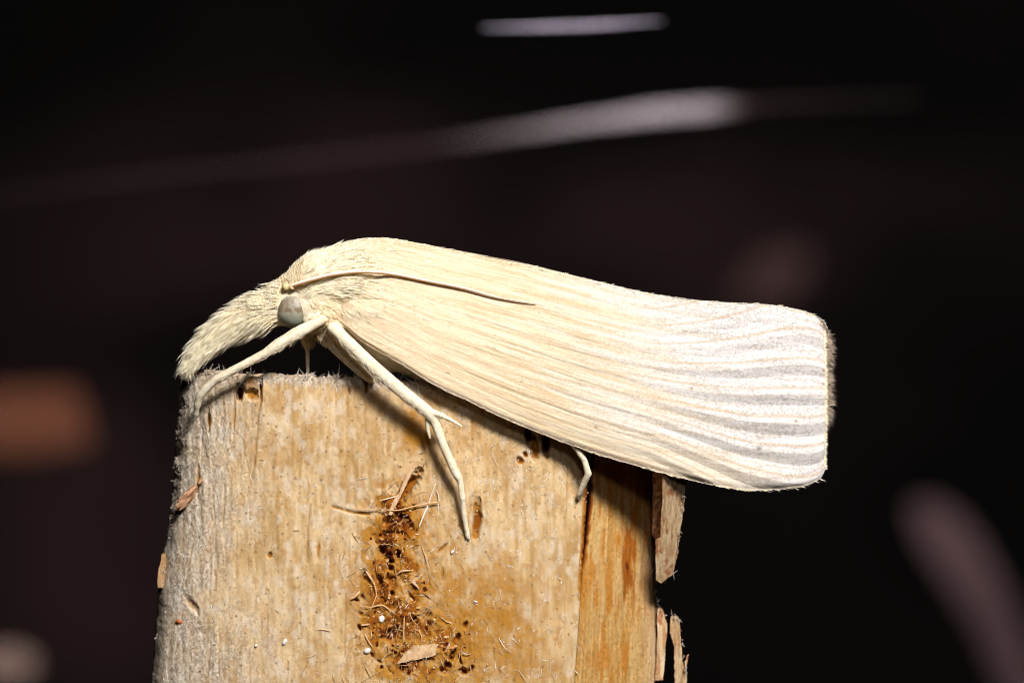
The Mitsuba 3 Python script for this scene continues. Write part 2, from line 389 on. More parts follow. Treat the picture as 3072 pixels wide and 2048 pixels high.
# recesses: centre, radii, angle in degrees, depth, stain
PITS = [(1226, 1461, 17, 66, 35, 34, .66), (1217, 1567, 17, 34, -36, 15, .60), (1165, 1560, 14, 22, 20, 14, .66), (1178, 1600, 48, 10, -4, 12, .52),
        (1150, 1652, 14, 20, -25, 26, .92), (1166, 1663, 13, 12, 0, 30, 1.0), (1194, 1660, 12, 14, 0, 32, 1.0), (1174, 1681, 10, 9, 0, 24, .97), (1172, 1699, 9, 10, 0, 24, .9),
        (1139, 1740, 9, 18, -15, 26, .97), (1095, 1720, 7, 17, 0, 18, .86), (1174, 1736, 17, 14, 0, 14, .72), (1177, 1777, 6, 7, 0, 18, .95), (1070, 1797, 8, 5, 20, 14, .9),
        (1088, 1787, 6, 9, 0, 12, .82), (1080, 1881, 6, 10, -20, 20, 1.0), (1172, 1899, 26, 19, -35, 26, .95), (1192, 1886, 9, 14, -20, 22, .9), (1244, 1854, 21, 6, -32, 20, .9),
        (1234, 1787, 6, 17, -30, 14, .8), (1284, 1866, 11, 11, 0, 8, .66), (1285, 1837, 12, 12, 0, 8, .64), (1373, 1909, 7, 13, 35, 22, .95), (1396, 1871, 6, 12, 15, 16, .85),
        (1356, 1963, 8, 22, 20, 24, .97), (1343, 1990, 10, 12, 20, 22, .95), (1381, 1978, 5, 15, -15, 16, .9), (1331, 2008, 14, 10, 0, 20, .9), (1391, 2010, 16, 12, 20, 22, .92),
        (1413, 2004, 6, 16, 35, 20, .92), (1204, 2001, 6, 15, -10, 18, .92), (1221, 2005, 4, 17, -6, 16, .82), (1117, 1961, 5, 9, -25, 12, .9), (1139, 1981, 11, 5, 5, 10, .86),
        (1198, 1962, 5, 26, 40, 12, .84), (1084, 1839, 9, 8, 20, 8, .7), (1205, 1880, 4, 40, 2, 8, .6), (1330, 1640, 5, 30, 48, 7, .5), (1328, 1720, 4, 30, 0, 6, .45),
        (1432, 1556, 14, 52, 3, 20, .80), (1427, 1600, 9, 22, 4, 8, .55), (575, 1815, 12, 34, -38, 10, .2),
        (719, 1176, 12, 30, 0, 44, 1.0), (757, 1180, 22, 19, 0, 16, .45), (783, 1168, 4, 32, 0, 30, .84), (626, 1264, 5, 36, 0, 22, .5), (702, 1240, 4, 60, 3, 10, .25),
        (1584, 1300, 10, 30, 0, 50, .95), (1638, 1330, 14, 40, -4, 60, 1.0), (1605, 1340, 16, 42, 0, 14, .6), (1560, 1380, 12, 12, 0, 14, .8), (1575, 1362, 7, 9, 0, 14, .8),
        (1100, 1150, 5, 26, 4, 20, .8), (1048, 1170, 4, 14, 0, 12, .6), (592, 1440, 6, 60, 2, 9, .36), (955, 1650, 5, 30, 4, 6, .4), (810, 1665, 7, 9, 0, 8, .6), (1700, 1480, 3, 120, 2, 5, .3)]
LINES = [([(784, 1194), (772, 1266), (763, 1393), (740, 1490)], 2.6, 7, .22), ([(1000, 1518), (1060, 1535), (1110, 1540)], 4, 6, .5), ([(575, 1640), (560, 1720), (553, 1760)], 2, 5, .3)]

for _ in range(34):
    x_, y_, l_ = rng.uniform(560, 1740), rng.uniform(1190, 2000), rng.uniform(40, 190)
    LINES.append(([(x_, y_), (x_ + rng.normal(0, 3) - l_ * .015, y_ + l_ * .5), (x_ - l_ * .04 + rng.normal(0, 3), y_ + l_)], rng.uniform(1.4, 2.6), rng.uniform(2.5, 6), rng.uniform(.1, .3)))


def surface_marks(a, b):
    cut, stain = np.zeros_like(a), np.zeros_like(a)
    wob = 0.55 * (fb(a / 16, b / 18, 3.0, 3, 21) - 0.5) + 0.1 * (nz(a / 6, b / 6, 1.0, 22) - 0.5)
    for x, y, rx, ry, ang, dep, st in PITS:
        near = (np.abs(a - x) < 2 * max(rx, ry)) & (np.abs(b - y) < 2 * max(rx, ry))
        if not near.any():
            continue
        t = math.radians(ang)
        dx, dy = a[near] - x, b[near] - y
        e = np.hypot((dx * math.cos(t) + dy * math.sin(t)) / rx, (-dx * math.sin(t) + dy * math.cos(t)) / ry) + 1.5 * wob[near]
        k = 1 - sst(0.50, 1.22, e)
        cut[near] = np.maximum(cut[near], dep * k)
        stain[near] = np.maximum(stain[near], st * (1 - 0.85 * sst(0.45, 1.0, e)) * (1 - sst(1.0, 1.6, e)))
    for pts, w, dep, st in LINES:
        pts = np.array(pts, float)
        dense = np.vstack([np.linspace(p, q, 40) for p, q in zip(pts[:-1], pts[1:])])
        d, _ = cKDTree(dense).query(np.stack([a, b], -1).reshape(-1, 2))
        k = np.exp(-(d.reshape(a.shape) / w) ** 2) * (0.5 + fb(a / 9, b / 14, 1.0, 2, 6))
        cut, stain = np.maximum(cut, dep * k), np.maximum(stain, st * k)
    return cut, stain


def blob(a, b, x, y, rx, ry):
    return np.exp(-((a - x) / rx) ** 2 - ((b - y) / ry) ** 2)


nq, ny = 400, 260
q = np.linspace(0, 1, nq)
r = np.linspace(0, 1, ny)
R, Q = np.meshgrid(r, q, indexing='ij')
xtop = 538 + (1776 - 538) * Q
ytop = np.interp(xtop, TOPX, TOPY) + 16 * (nz(xtop / 13, 0, 0, 3) - 0.5) + 12 * (nz(xtop / 5, 0, 0, 5) - 0.5)
YB = 2110
B = ytop + (YB - ytop) * R
L_, C_ = LX(B), CX(B)
edge = np.exp(-Q / 0.03)
A = L_ + (C_ - L_) * Q + edge * (12 * (nz(B / 34, 0, 0, 8) - 0.5) + 6 * (nz(B / 13, Q * 60, 0, 9) - 0.5) + 4 * (nz(B / 6, Q * 150, 0, 10) - 0.5)) * (0.35 + 0.65 * (1 - sst(1450, 1600, B)))
cut, stain = surface_marks(A, B)
rough = 1 - sst(0.10, 0.26, Q + 0.1 * (nz(A / 40, B / 60, 0, 2) - 0.5))
rough = np.maximum(rough * (1 - 0.45 * sst(1500, 1700, B)), 0.9 * (1 - sst(1150, 1185, B + 20 * (nz(A / 20, 0, 0, 4) - 0.5))))
relief = 12 * (fb(A / 120, B / 260, 0, 3, 1) - 0.5) + 4.5 * (fb(A / 14, B / 150, 0, 3, 2) - 0.5) + 2.0 * (fb(A / 8, B / 12, 0, 2, 3) - 0.5)
relief += rough * (9 * (fb(A / 13, B / 70, 0, 3, 12) - 0.5) + 3.5 * (fb(A / 5, B / 12, 0, 2, 13) - 0.5))
frass = np.clip(blob(A, B, 1185, 1700, 110, 190) + blob(A, B, 1260, 1930, 190, 120) + 0.6 * blob(A, B, 1200, 1520, 80, 90), 0, 1)
relief += frass * (17 * (fb(A / 20, B / 26, 0, 3, 31) - 0.5) + 5 * (fb(A / 6, B / 7, 0, 2, 32) - 0.5))
C = D0(Q) - relief + cut
stain = np.maximum(stain, (0.46 * frass * sst(0.38, 0.66, fb(A / 26, B / 32, 0, 3, 41)) + 0.35 * frass * (0.6 + fb(A / 50, B / 70, 0, 2, 43))))
stain = np.maximum(stain, 0.37 * np.clip(blob(A, B, 1370, 1920, 340, 330) + blob(A, B, 1250, 1290, 60, 90), 0, 1) * (0.5 + fb(A / 30, B / 40, 0, 2, 44)))  # amber stain low down; second blob paints the shade under the middle leg
stain = np.maximum(stain, 0.9 * sst(0.985, 1.0, Q) * (1 - sst(1700, 1850, B)) * (0.6 + 0.6 * nz(A / 5, B / 9, 0, 4)))
grey = np.clip(0.85 * (1 - sst(0.03, 0.24, Q + 0.16 * (fb(A / 60, B / 90, 0, 3, 51) - 0.5))) * (0.55 + 0.75 * fb(A / 30, B / 50, 0, 3, 52)), 0, 1)
grey = np.maximum(grey, 0.75 * (1 - sst(8, 40, B - ytop + 16 * (nz(A / 15, 2, 0, 5) - 0.5))))
grey = np.maximum(grey, 0.75 * blob(A, B, 640, 2000, 170, 190) * fb(A / 16, B / 40, 0, 3, 53) * 1.4)
grey *= 1 - np.clip(stain * 1.5, 0, 1)

# close the ring: right side, back, left side
back = []
for k, (fx, dep) in enumerate([(1.0, 40), (1.0, 110), (1.0, 200), (.97, 290), (.9, 360), (.78, 410), (.62, 440), (.45, 440), (.3, 420), (.16, 370), (.07, 310), (.02, 250), (.0, 190), (.0, 155)]):
    yt = 1150 + 14 * (nz(k * 1.7, 3, 0, 3) - 0.5)
    bb = yt + (YB - yt) * r
    back.append(np.stack([LX(bb) + (CX(bb) - LX(bb)) * fx + 8 * (nz(bb / 40, k, 0, 3) - 0.5) * (fx < 0.99), bb, np.full_like(bb, dep) + 14 * (nz(bb / 60, k, 5, 3) - 0.5)], -1))
back = np.stack(back, 1)
ring = np.concatenate([np.stack([A, B, C], -1), back], 1)
uvs = np.concatenate([np.stack([stain, grey], -1), np.broadcast_to([0.25, 0.6], back.shape[:2] + (2,))], 1).copy()
uvs[:, nq:nq + 4] = [0.8, 0.0]
m = ring.shape[1]
f = grid_faces(ny, m, wrap=True)[:, ::-1]
# cut top face: rows shrinking to the middle
top = ring[0]
cen = np.array([1150, 1146, 200.0])
rows = [top]
for k, s in enumerate(np.linspace(0.94, 0.0, 12)):
    rw = cen + (top - cen) * s
    rw[:, 1] = top[:, 1] * s + 1146 * (1 - s) + 16 * (nz(rw[:, 0] / 20, rw[:, 2] / 20, 0, 7) - 0.35)
    rows.append(rw)
rows = np.stack(rows)
ft = grid_faces(len(rows), m, wrap=True) + len(ring.reshape(-1, 3))
bot = np.array([[1100, YB, 200.0]])
fbm_ = np.stack([(ny - 1) * m + np.arange(m), (ny - 1) * m + (np.arange(m) + 1) % m, np.full(m, ny * m + rows.shape[0] * m)], -1)
V = np.vstack([ring.reshape(-1, 3), rows.reshape(-1, 3), bot])
UVS = np.vstack([uvs.reshape(-1, 2), np.broadcast_to([0.2, 0.8], (rows.shape[0] * m, 2)), [[0.2, 0.5]]])
SM = trimesh.Trimesh(V, np.vstack([f, ft, fbm_]), process=False)
if SM.volume < 0:
    SM.invert()
put('cane_stump__core', SM, 'stump_wood', smooth=True, uv=UVS)
labels['cane_stump'] = {'label': 'pale tan cut cane stump with frayed grey top and orange frass stains, under the moth', 'category': 'stump'}
front_tree = cKDTree(np.stack([A, B], -1).reshape(-1, 2))
front_c = C.reshape(-1)


def stump_c(a, b):
    return front_c[front_tree.query(np.stack([a, b], -1))[1]]


# the panel right of the long crack, set back
nq2, ny2 = 110, 250
q2, r2 = np.linspace(0, 1, nq2), np.linspace(0, 1, ny2)
R2, Q2 = np.meshgrid(r2, q2, indexing='ij')
B2 = 1240 + (YB - 1240) * R2 + 14 * (nz(Q2 * 40, 0, 0, 2) - 0.5) * (1 - R2)
RX = PchipInterpolator([1200, 1600, 1740, 1790, 1830, 1900, 2030, 2200], [1962, 1966, 1968, 1970, 1974, 1978, 1980, 1984])
crx = CX(B2) + 7 - 12 * sst(1480, 1760, B2)
A2 = crx + (RX(B2) - crx) * Q2 + sst(0.97, 1.0, Q2) * 7 * (nz(B2 / 12, 1, 0, 3) - 0.5)
set_back = 26 - 18 * sst(1480, 1760, B2)
base2 = PchipInterpolator([0, .03, .3, .6, .85, .96, 1], [10, 2, 26, 66, 108, 128, 170])(Q2)
C2 = base2 + set_back - 10 * (fb(A2 / 12, B2 / 130, 0, 3, 61) - 0.5) - 4 * (fb(A2 / 5, B2 / 8, 0, 2, 62) - 0.5) - 10 * (fb(A2 / 50, B2 / 200, 0, 2, 63) - 0.5)
st2 = 0.95 * (1 - sst(0.02, 0.09, Q2 + 0.03 * (nz(B2 / 14, 1, 0, 4) - 0.5))) * (1 - sst(1640, 1780, B2)) + 0.75 * np.exp(-((Q2 - 0.64 - 0.02 * np.sin(B2 / 90)) / 0.17) ** 2) * blob(A2, B2, 1900, 1680, 900, 170) * (0.45 + fb(A2 / 12, B2 / 50, 0, 3, 64))
gr2 = 0.65 * sst(0.72, 1.0, Q2) * sst(1560, 1700, B2) * (0.4 + fb(A2 / 15, B2 / 60, 0, 3, 65))
bk = []
for fx, dep in [(1.0, 230), (1.0, 330), (.6, 370), (.15, 340), (0.06, 250), (.03, 120)]:
    bb = 1250 + (YB - 1250) * r2
    bk.append(np.stack([CX(bb) + 6 + (RX(bb) - CX(bb) - 6) * fx, bb, bb * 0 + dep], -1))
bk = np.stack(bk, 1)
ring2 = np.concatenate([np.stack([A2, B2, C2], -1), bk], 1)
uv2 = np.concatenate([np.stack([st2, gr2], -1), np.broadcast_to([0.5, 0.2], bk.shape[:2] + (2,))], 1)
m2 = ring2.shape[1]
k2 = np.arange(m2)
V2 = np.vstack([ring2.reshape(-1, 3), [[1870, 1262, 200]], [[1850, YB, 200]]])
F2 = np.vstack([grid_faces(ny2, m2, wrap=True)[:, ::-1], np.stack([k2, (k2 + 1) % m2, k2 * 0 + ny2 * m2], -1)[:, ::-1], np.stack([(ny2 - 1) * m2 + k2, (ny2 - 1) * m2 + (k2 + 1) % m2, k2 * 0 + ny2 * m2 + 1], -1)])
P2 = trimesh.Trimesh(V2, F2, process=False)
if P2.volume < 0:
    P2.invert()
put('cane_stump__bark_panel', P2, 'slab_wood', smooth=True, uv=np.vstack([uv2.reshape(-1, 2), [[.5, .2], [.5, .2]]]), label='orange brown streaked strip of the stump right of the long crack')
slab_tree, slab_c = cKDTree(np.stack([A2, B2], -1).reshape(-1, 2)), C2.reshape(-1)


def plate(outline, c_of, thick, seed, step=7, curl=0.0):
    """a splinter or flake: outline (modelling units) filled, with thickness, uneven faces and ragged edges"""
    from shapely.geometry import Polygon
    pg = Polygon(outline)
    xs = np.asarray(pg.segmentize(step).exterior.coords)[:-1]
    xs = xs + 6.0 * (np.stack([fb(xs[:, 0] / 9, xs[:, 1] / 14, 0, 3, seed), fb(xs[:, 0] / 9, xs[:, 1] / 14, 4, 3, seed)], -1) - 0.5)
    v2, f2 = trimesh.creation.triangulate_polygon(Polygon(xs).buffer(0), engine='earcut')
    mm = trimesh.Trimesh(np.column_stack([v2, np.zeros(len(v2))]), f2, process=True)
    for _ in range(8):
        long = np.where(mm.edges_unique_length > step * 1.8)[0]
        if not len(long):
            break
        ee = mm.edges_unique[long]
        fi = np.isin(mm.faces_unique_edges, long).any(1)
        vv, ff = trimesh.remesh.subdivide(mm.vertices, mm.faces)
        mm = trimesh.Trimesh(vv, ff, process=True)
        if len(mm.faces) > 6000:
            break
    xy = np.asarray(mm.vertices)[:, :2]
    c = np.asarray(c_of(xy[:, 0], xy[:, 1]), float)
    rel = 5 * (fb(xy[:, 0] / 8, xy[:, 1] / 50, 0, 3, seed) - 0.5)
    fr_ = np.column_stack([xy, c - rel])
    bk_ = np.column_stack([xy, c + thick])
    n = len(xy)
    ff = np.asarray(mm.faces)
    edges = np.sort(ff[:, [0, 1, 1, 2, 2, 0]].reshape(-1, 2), axis=1)
    e_all = ff[:, [0, 1, 1, 2, 2, 0]].reshape(-1, 2)
    key = edges[:, 0] * n + edges[:, 1]
    uq, inv, cnt = np.unique(key, return_inverse=True, return_counts=True)
    be = e_all[cnt[inv] == 1]
    sides_ = np.vstack([np.stack([be[:, 0], be[:, 1], be[:, 1] + n], -1), np.stack([be[:, 0], be[:, 1] + n, be[:, 0] + n], -1)])
    out = trimesh.Trimesh(np.vstack([fr_, bk_]), np.vstack([ff, ff[:, ::-1] + n, sides_[:, ::-1]]), process=False)
    if out.volume < 0:
        out.invert()
    return out


def z8(*pts):
    return [(1600 + x / 2.0967, 1300 + y / 2.0967) for x, y in pts]


# splinters standing off the right edge
put('cane_stump__splinter', plate(z8((806, 206), (952, 232), (950, 290), (946, 480), (938, 500), (925, 600), (905, 780), (882, 890), (835, 912), (806, 940), (776, 920), (770, 800), (768, 665), (800, 640), (808, 400)),
                                  lambda a, b: -122 + 0.5 * (b - 1405) + 0.5 * (a - 2010), 24, 3),
    'splinter_wood', smooth=35, label='broad tan splinter standing off the right edge below the wing')
put('cane_stump__splinter', plate(z8((754, 225), (812, 218), (816, 400), (806, 645), (776, 668), (750, 640)), lambda a, b: -86 + 0.5 * (b - 1405) + 0.9 * (2000 - a), 120, 4),
    'bark_brown', smooth=35, label='dark reddish sliver on the inner side of the broad splinter')
put('cane_stump__splinter', plate(z8((790, 1110), (808, 1100), (832, 1150), (846, 1200), (842, 1300), (820, 1560), (770, 1560), (785, 1300), (783, 1180)), lambda a, b: 120 + 0.1 * (a - 1985), 26, 5),
    'splinter_wood', smooth=35, label='low narrow splinter beside the right edge')
put('cane_stump__splinter', plate(z8((868, 1158), (900, 1150), (926, 1175), (928, 1290), (938, 1350), (945, 1440), (968, 1513), (975, 1640), (900, 1640), (893, 1513), (890, 1330), (866, 1260)), lambda a, b: 90 + 0.12 * (b - 1850), 24, 6),
    'splinter_wood', smooth=35, label='thin upright splinter with a pale broken tip, farthest right')
put('cane_stump__splinter', plate(z8((972, 1400), (984, 1395), (978, 1440), (962, 1500), (950, 1500)), lambda a, b: 100 + 0 * a, 8, 7, step=5), 'splinter_wood', smooth=35)


def z6(*pts):
    return [(430 + x / 2.667, 1460 + y / 2.667) for x, y in pts]


put('cane_stump__splinter', plate(z6((136, 545), (165, 530), (178, 620), (168, 760), (152, 812), (108, 806), (104, 740), (122, 620)), lambda a, b: 70 + 0 * a, 16, 8, step=5),
    'stump_wood', smooth=35, label='small peeling bark sliver on the lower left edge')
# short stubs at the frayed top left corner
for k, pts in enumerate([[(533, 1113), (541, 1112), (556, 1150), (545, 1170)], [(549, 1108), (558, 1106), (566, 1140), (552, 1150)], [(733, 1135), (745, 1126), (770, 1130), (776, 1168), (738, 1168)]]):
    put('cane_stump__splinter', plate(pts, lambda a, b: stump_c(a, b) - 6, 20, 20 + k, step=4), 'stump_wood', smooth=35)

# loose fibres growing out of the frayed edges and lying on the face
fr = []
n = 1700
i = rng.choice(nq, n, p=(lambda w: w / w.sum())((0.06 + sst(0.42, 0.75, fb(q * 26, 0, 0, 2, 91))) * (q < 0.72)))
base = np.stack([A[0, i], B[0, i], C[0, i]], -1) + rng.normal(size=(n, 3)) * [2, 4, 6] + [0, 3, 10]
dd = unit(np.stack([rng.normal(0, .9, n), -rng.normal(.45, .6, n), rng.normal(-.25, .5, n)], -1))
fr.append(hairs(base, dd, rng.gamma(2.2, 5.0, n), rng.uniform(.7, 2.2, n), rng, bend=rng.normal(0, .35, (n, 3)), seg=3))
n = 170
i = rng.integers(0, int(ny * .6), n)
j = rng.integers(0, 14, n)
base = np.stack([A[i, j], B[i, j], C[i, j]], -1)
keep = rng.random(n) < np.where(base[:, 1] < 1600, 1, .3)
base = base[keep]
n = len(base)
dd = unit(np.stack([-np.abs(rng.normal(.7, .4, n)), rng.normal(0, .7, n), rng.normal(-.4, .5, n)], -1))
fr.append(hairs(base, dd, rng.gamma(2, 3.6, n), rng.uniform(.6, 1.4, n), rng, bend=rng.normal(0, .4, (n, 3)), seg=3))
v, f, uv = join(fr)
put('cane_stump__frayed_fibre', (v, f), 'grey_fibre', uv=uv, smooth=True, kind='stuff', label='grey frayed fibres along the cut top and left edge')


def on_face(n, where, lift=1.5):
    """random points on the stump's front where a weight map is high"""
    w = where.reshape(-1) / where.sum()
    k = rng.choice(w.size, n, p=w)
    p = np.stack([A.reshape(-1)[k], B.reshape(-1)[k], C.reshape(-1)[k] - lift], -1)
    return p


sp = []
for (x0, y0, x1, y1, c_, n) in ((2052, 1400, 2030, 1690, 20, 40), (1968, 1742, 2022, 1720, 40, 40), (1978, 1830, 2000, 1850, 120, 22), (2014, 1852, 2042, 1860, 90, 30), (2043, 1870, 2060, 2020, 95, 26), (1966, 1640, 1974, 1830, 135, 30), (482, 1720, 497, 1712, 72, 16)):
    t = rng.random(n)
    base = np.column_stack([x0 + (x1 - x0) * t, y0 + (y1 - y0) * t, c_ + rng.uniform(-8, 14, n) + (np.interp(y0 + (y1 - y0) * t, [1400, 1740], [-110, 50]) - c_ if c_ in (20, 40) else 0)])
    dd = unit(np.column_stack([rng.normal(.25, .5, n), rng.choice([-1, 1], n) * rng.uniform(.5, 1, n), rng.normal(0, .3, n)]))
    sp.append(hairs(base, dd, rng.gamma(2.2, 3.4, n), rng.uniform(.8, 1.7, n), rng, bend=rng.normal(0, .2, (n, 3)), seg=3))
v, f, uv = join(sp)
put('cane_stump__torn_fibre', (v, f), 'grey_fibre', uv=uv, smooth=True, kind='stuff', label='torn fibres on the edges of the splinters')
fr = []
n = 620
p = on_face(n, 0.35 + 1.0 * sst(0.55, 0.8, Q) + rough * 0.8 + frass)
ang = np.where(rng.random(n) < .5, rng.normal(math.pi / 2, .5, n), rng.uniform(0, math.pi, n))
dd = unit(np.stack([np.cos(ang), np.sin(ang), rng.normal(-.12, .12, n)], -1))
fr.append(hairs(p, dd, rng.gamma(2.2, 6.5, n), rng.uniform(.6, 1.5, n), rng, bend=rng.normal(0, .25, (n, 3)) * [1, 1, .3], seg=4))
n = 420
p = on_face(n, 0.2 + sst(.6, .8, Q) * (1 - sst(1500, 1750, B)) * 2 + 0.4 * rough)
fr.append(hairs(p, unit(rng.normal(size=(n, 3)) * [1, 1, .2]), rng.uniform(3, 9, n), rng.uniform(1.2, 2.4, n), rng, seg=2))
v, f, uv = join(fr)
put('cane_stump__white_fibre', (v, f), 'white_fibre', uv=uv, smooth=True, kind='stuff', label='fine white fibres and flecks scattered over the front face')

fr = []
n = 330
p = on_face(n, frass ** 1.3 + 0.002, 2)
ang = rng.normal(math.pi / 2 + .5, .8, n)
dd = unit(np.stack([np.cos(ang), np.sin(ang), rng.normal(-.08, .12, n)], -1))
fr.append(hairs(p, dd, rng.gamma(2.6, 11, n), rng.uniform(.6, 1.9, n), rng, bend=rng.normal(0, .35, (n, 3)) * [1, 1, .4], seg=6))
v, f, uv = join(fr)
put('cane_stump__chewed_fibre', (v, f), 'orange_fibre', uv=uv, smooth=True, kind='stuff', label='orange chewed fibres around the bored hollow')

ico = trimesh.creation.icosphere(1)
iv, if_ = np.asarray(ico.vertices), np.asarray(ico.faces)
n = 520
p = on_face(n, frass ** 1.5 * sst(0.3, 0.6, stain) + 0.004 * frass, -1.0)
sz = np.minimum(rng.gamma(3.0, 0.95, n) + 1.0, 6.0)
cv = p[:, None] + (iv[None] * (1 + rng.normal(0, .28, (n, len(iv), 1)))) @ np.linalg.qr(rng.normal(size=(n, 3, 3)))[0] * (sz[:, None] * rng.uniform(.5, 1.4, (n, 3)))[:, None]
cf = if_[None] + (np.arange(n) * len(iv))[:, None, None]
cuv = np.broadcast_to(np.stack([rng.random(n), rng.random(n)], -1)[:, None], (n, len(iv), 2))
put('cane_stump__frass_crumb', (cv.reshape(-1, 3), cf.reshape(-1, 3)), 'frass_crumb', uv=cuv.reshape(-1, 2), kind='stuff', label='brown and orange frass crumbs in the bored hollow')

# ---------------------------------------------------------------- debris lying on the stump
def strand(pts, rad, mat, label, flat=0.5, lift=5):
    lift = 0.6 * lift
    pts = np.array(pts, float)
    c = stump_c(pts[:, 0], pts[:, 1])
    c = np.minimum(c, np.median(c) + 6) - lift - np.asarray(rad)
    v, f, uv = tube(np.column_stack([pts, c]), 0.72 * np.asarray(rad), sides=7, flat=flat)
    return put('fibre_strand', (v, f), mat, uv=uv, smooth=True, label=label, cat='fibre strand')


def z9(*pts):    # crop (1030,1380)-(1430,1640)
    return [(1030 + x / 5.88, 1380 + y / 5.88) for x, y in pts]


def z10(*pts):   # crop (1030,1640)-(1430,2030)
    return [(1030 + x / 4.02, 1640 + y / 4.02) for x, y in pts]


strand(z9((200, 850), (560, 850), (930, 870), (1250, 800), (1500, 750), (1690, 725)), [2, 2.2, 2.5, 3, 4, 3], 'orange_fibre', 'long thin yellow strand across the bored groove', lift=14)
strand(z9((640, 700), (800, 660), (960, 615)), [1.2, 2, 1.5], 'white_fibre', 'short white strand left of the bored groove', lift=8)
strand(z9((1340, 1180), (1420, 960), (1490, 800), (1560, 600), (1640, 380)), [2, 3.5, 3, 2, 1.5], 'white_fibre', 'pale upright strand between groove and middle foot', lift=9)
strand(z9((1690, 720), (1680, 600), (1640, 500)), [2.5, 2, 1], 'white_fibre', 'pale hooked strand end beside the middle leg', lift=10)
strand(z10((270, 270), (330, 360), (390, 440)), [3, 4.5, 1.5], 'chip_wood', 'short pale pink splint left of the dark pits', lift=8)
strand(z10((300, 300), (385, 470), (400, 560), (360, 680), (315, 790)), [2, 3, 2.6, 2.2, 1], 'orange_fibre', 'curved orange strand below the dark pits', lift=9)
strand(z10((200, 690), (330, 715), (460, 690), (560, 745), (640, 800)), [1.5, 2.5, 3.5, 2.6, 1], 'orange_fibre', 'arched orange strand above the upper white grain', lift=9)
strand(z10((740, 820), (730, 1000), (735, 1200)), [2.5, 3, 2], 'orange_fibre', 'straight upright orange strand above the big flake', lift=5)
strand(z10((650, 320), (720, 275), (830, 270)), [2, 4, 1.5], 'chip_wood', 'small arched pink shaving right of the dark pits', lift=9)
strand(z10((260, 1030), (300, 1110), (370, 1210)), [2, 3, 1.5], 'chip_wood', 'short slanting splint above the lower white grain', lift=7)
strand(z10((90, 620), (160, 570), (210, 510)), [3, 6, 1.5], 'chip_wood', 'pale shaving at the left edge of the orange stain', lift=7)
strand(z10((820, 400), (870, 440), (920, 495)), [5, 6, 1], 'chip_wood', 'pale yellow wedge right of the dark pits', lift=7)
strand(z10((215, 935), (270, 925), (330, 915)), [3.5, 4, 1.5], 'chip_wood', 'pale crosswise splint left of the lowest dark pit', lift=7)
put('wood_flake', plate(z10((655, 1390), (760, 1240), (860, 1175), (1000, 1165), (1150, 1150), (1125, 1210), (1118, 1290), (980, 1325), (860, 1350), (740, 1375)),
                        lambda a, b: np.minimum(stump_c(a, b), np.median(stump_c(a, b))) * 0 + np.median(stump_c(a, b)) - 13 - 0.05 * (a - 1250) + 7 * fb(a / 40, b / 30, 0, 2, 5), 5, 12, step=5),
    'chip_wood', smooth=40, label='big pale pink wood flake low on the stained face', cat='wood flake')
put('wood_flake', plate([(1166, 1540), (1180, 1500), (1200, 1470), (1222, 1410), (1236, 1385), (1244, 1400), (1226, 1440), (1206, 1478), (1188, 1512), (1176, 1542)],
                        lambda a, b: np.median(stump_c(a, b)) - 14 + 0 * a, 8, 13, step=5), 'chip_wood', smooth=40, label='long narrow tan flake along the bored groove', cat='wood flake')
for k, (x, y, rx, ry, an, lab) in enumerate([(1146, 1853, 9, 12, 20, 'upper white egg shaped grain on the orange stain'), (1103, 1948, 11, 8, -20, 'lower white egg shaped grain on the orange stain'),
                                             (855, 1922, 6, 10, 30, 'white grain on clean wood left of the orange stain'), (769, 1933, 4, 5, 30, 'tiny white grain near the bottom left of the face'),
                                             (1358, 1652, 4, 7, 40, 'white speck right of the dark pits'), (1427, 1801, 7, 3, 15, 'glossy white fleck right of the stain')]):
    s = trimesh.creation.icosphere(3)
    vv = np.asarray(s.vertices) * [rx, ry, 0.8 * min(rx, ry)]
    vv *= (0.88 + 0.24 * fb(vv[:, 0] / 5 + k * 9, vv[:, 1] / 5, vv[:, 2] / 5, 2, 3))[:, None]
    t = math.radians(an)
    vv = vv @ np.array([[math.cos(t), math.sin(t), 0], [-math.sin(t), math.cos(t), 0], [0, 0, 1]])
    put('white_grain', (vv + [x, y, float(stump_c(np.array([x]), np.array([y]))[0]) - 4], s.faces), 'grain_white', smooth=True, label=lab, cat='grain', group='white grains on the stump')
s = trimesh.creation.icosphere(3)
vv = np.asarray(s.vertices) * [12, 5.5, 4]
vv *= (0.8 + 0.4 * fb(vv[:, 0] / 5, vv[:, 1] / 4, vv[:, 2] / 4, 2, 9))[:, None]
t = math.radians(22)
vv = vv @ np.array([[math.cos(t), math.sin(t), 0], [-math.sin(t), math.cos(t), 0], [0, 0, 1]])
put('red_chip', (vv + [537, 1864, float(stump_c(np.array([537]), np.array([1864]))[0]) - 3], s.faces), 'chip_red', smooth=True, label='small brick red chip on the lower left of the stump', cat='chip')


# bark scrap stuck to the left edge
def lump(cx, cy, rx, ry, ang, c, seed, amp=0.5):
    s = trimesh.creation.icosphere(4)
    vv = np.asarray(s.vertices).copy()
    t = math.radians(ang)
    k = 1 + amp * (fb(vv[:, 0] * 5, vv[:, 1] * 1.4, vv[:, 2] * 5, 4, seed) - 0.5) + 0.25 * (fb(vv[:, 0] * 12, vv[:, 1] * 4, vv[:, 2] * 12, 2, seed + 1) - 0.5)
    vv = vv * [rx, ry, min(rx, ry)] * k[:, None]
    vv = vv @ np.array([[math.cos(t), math.sin(t), 0], [-math.sin(t), math.cos(t), 0], [0, 0, 1]])
    return vv + [cx, cy, c], np.asarray(s.faces)


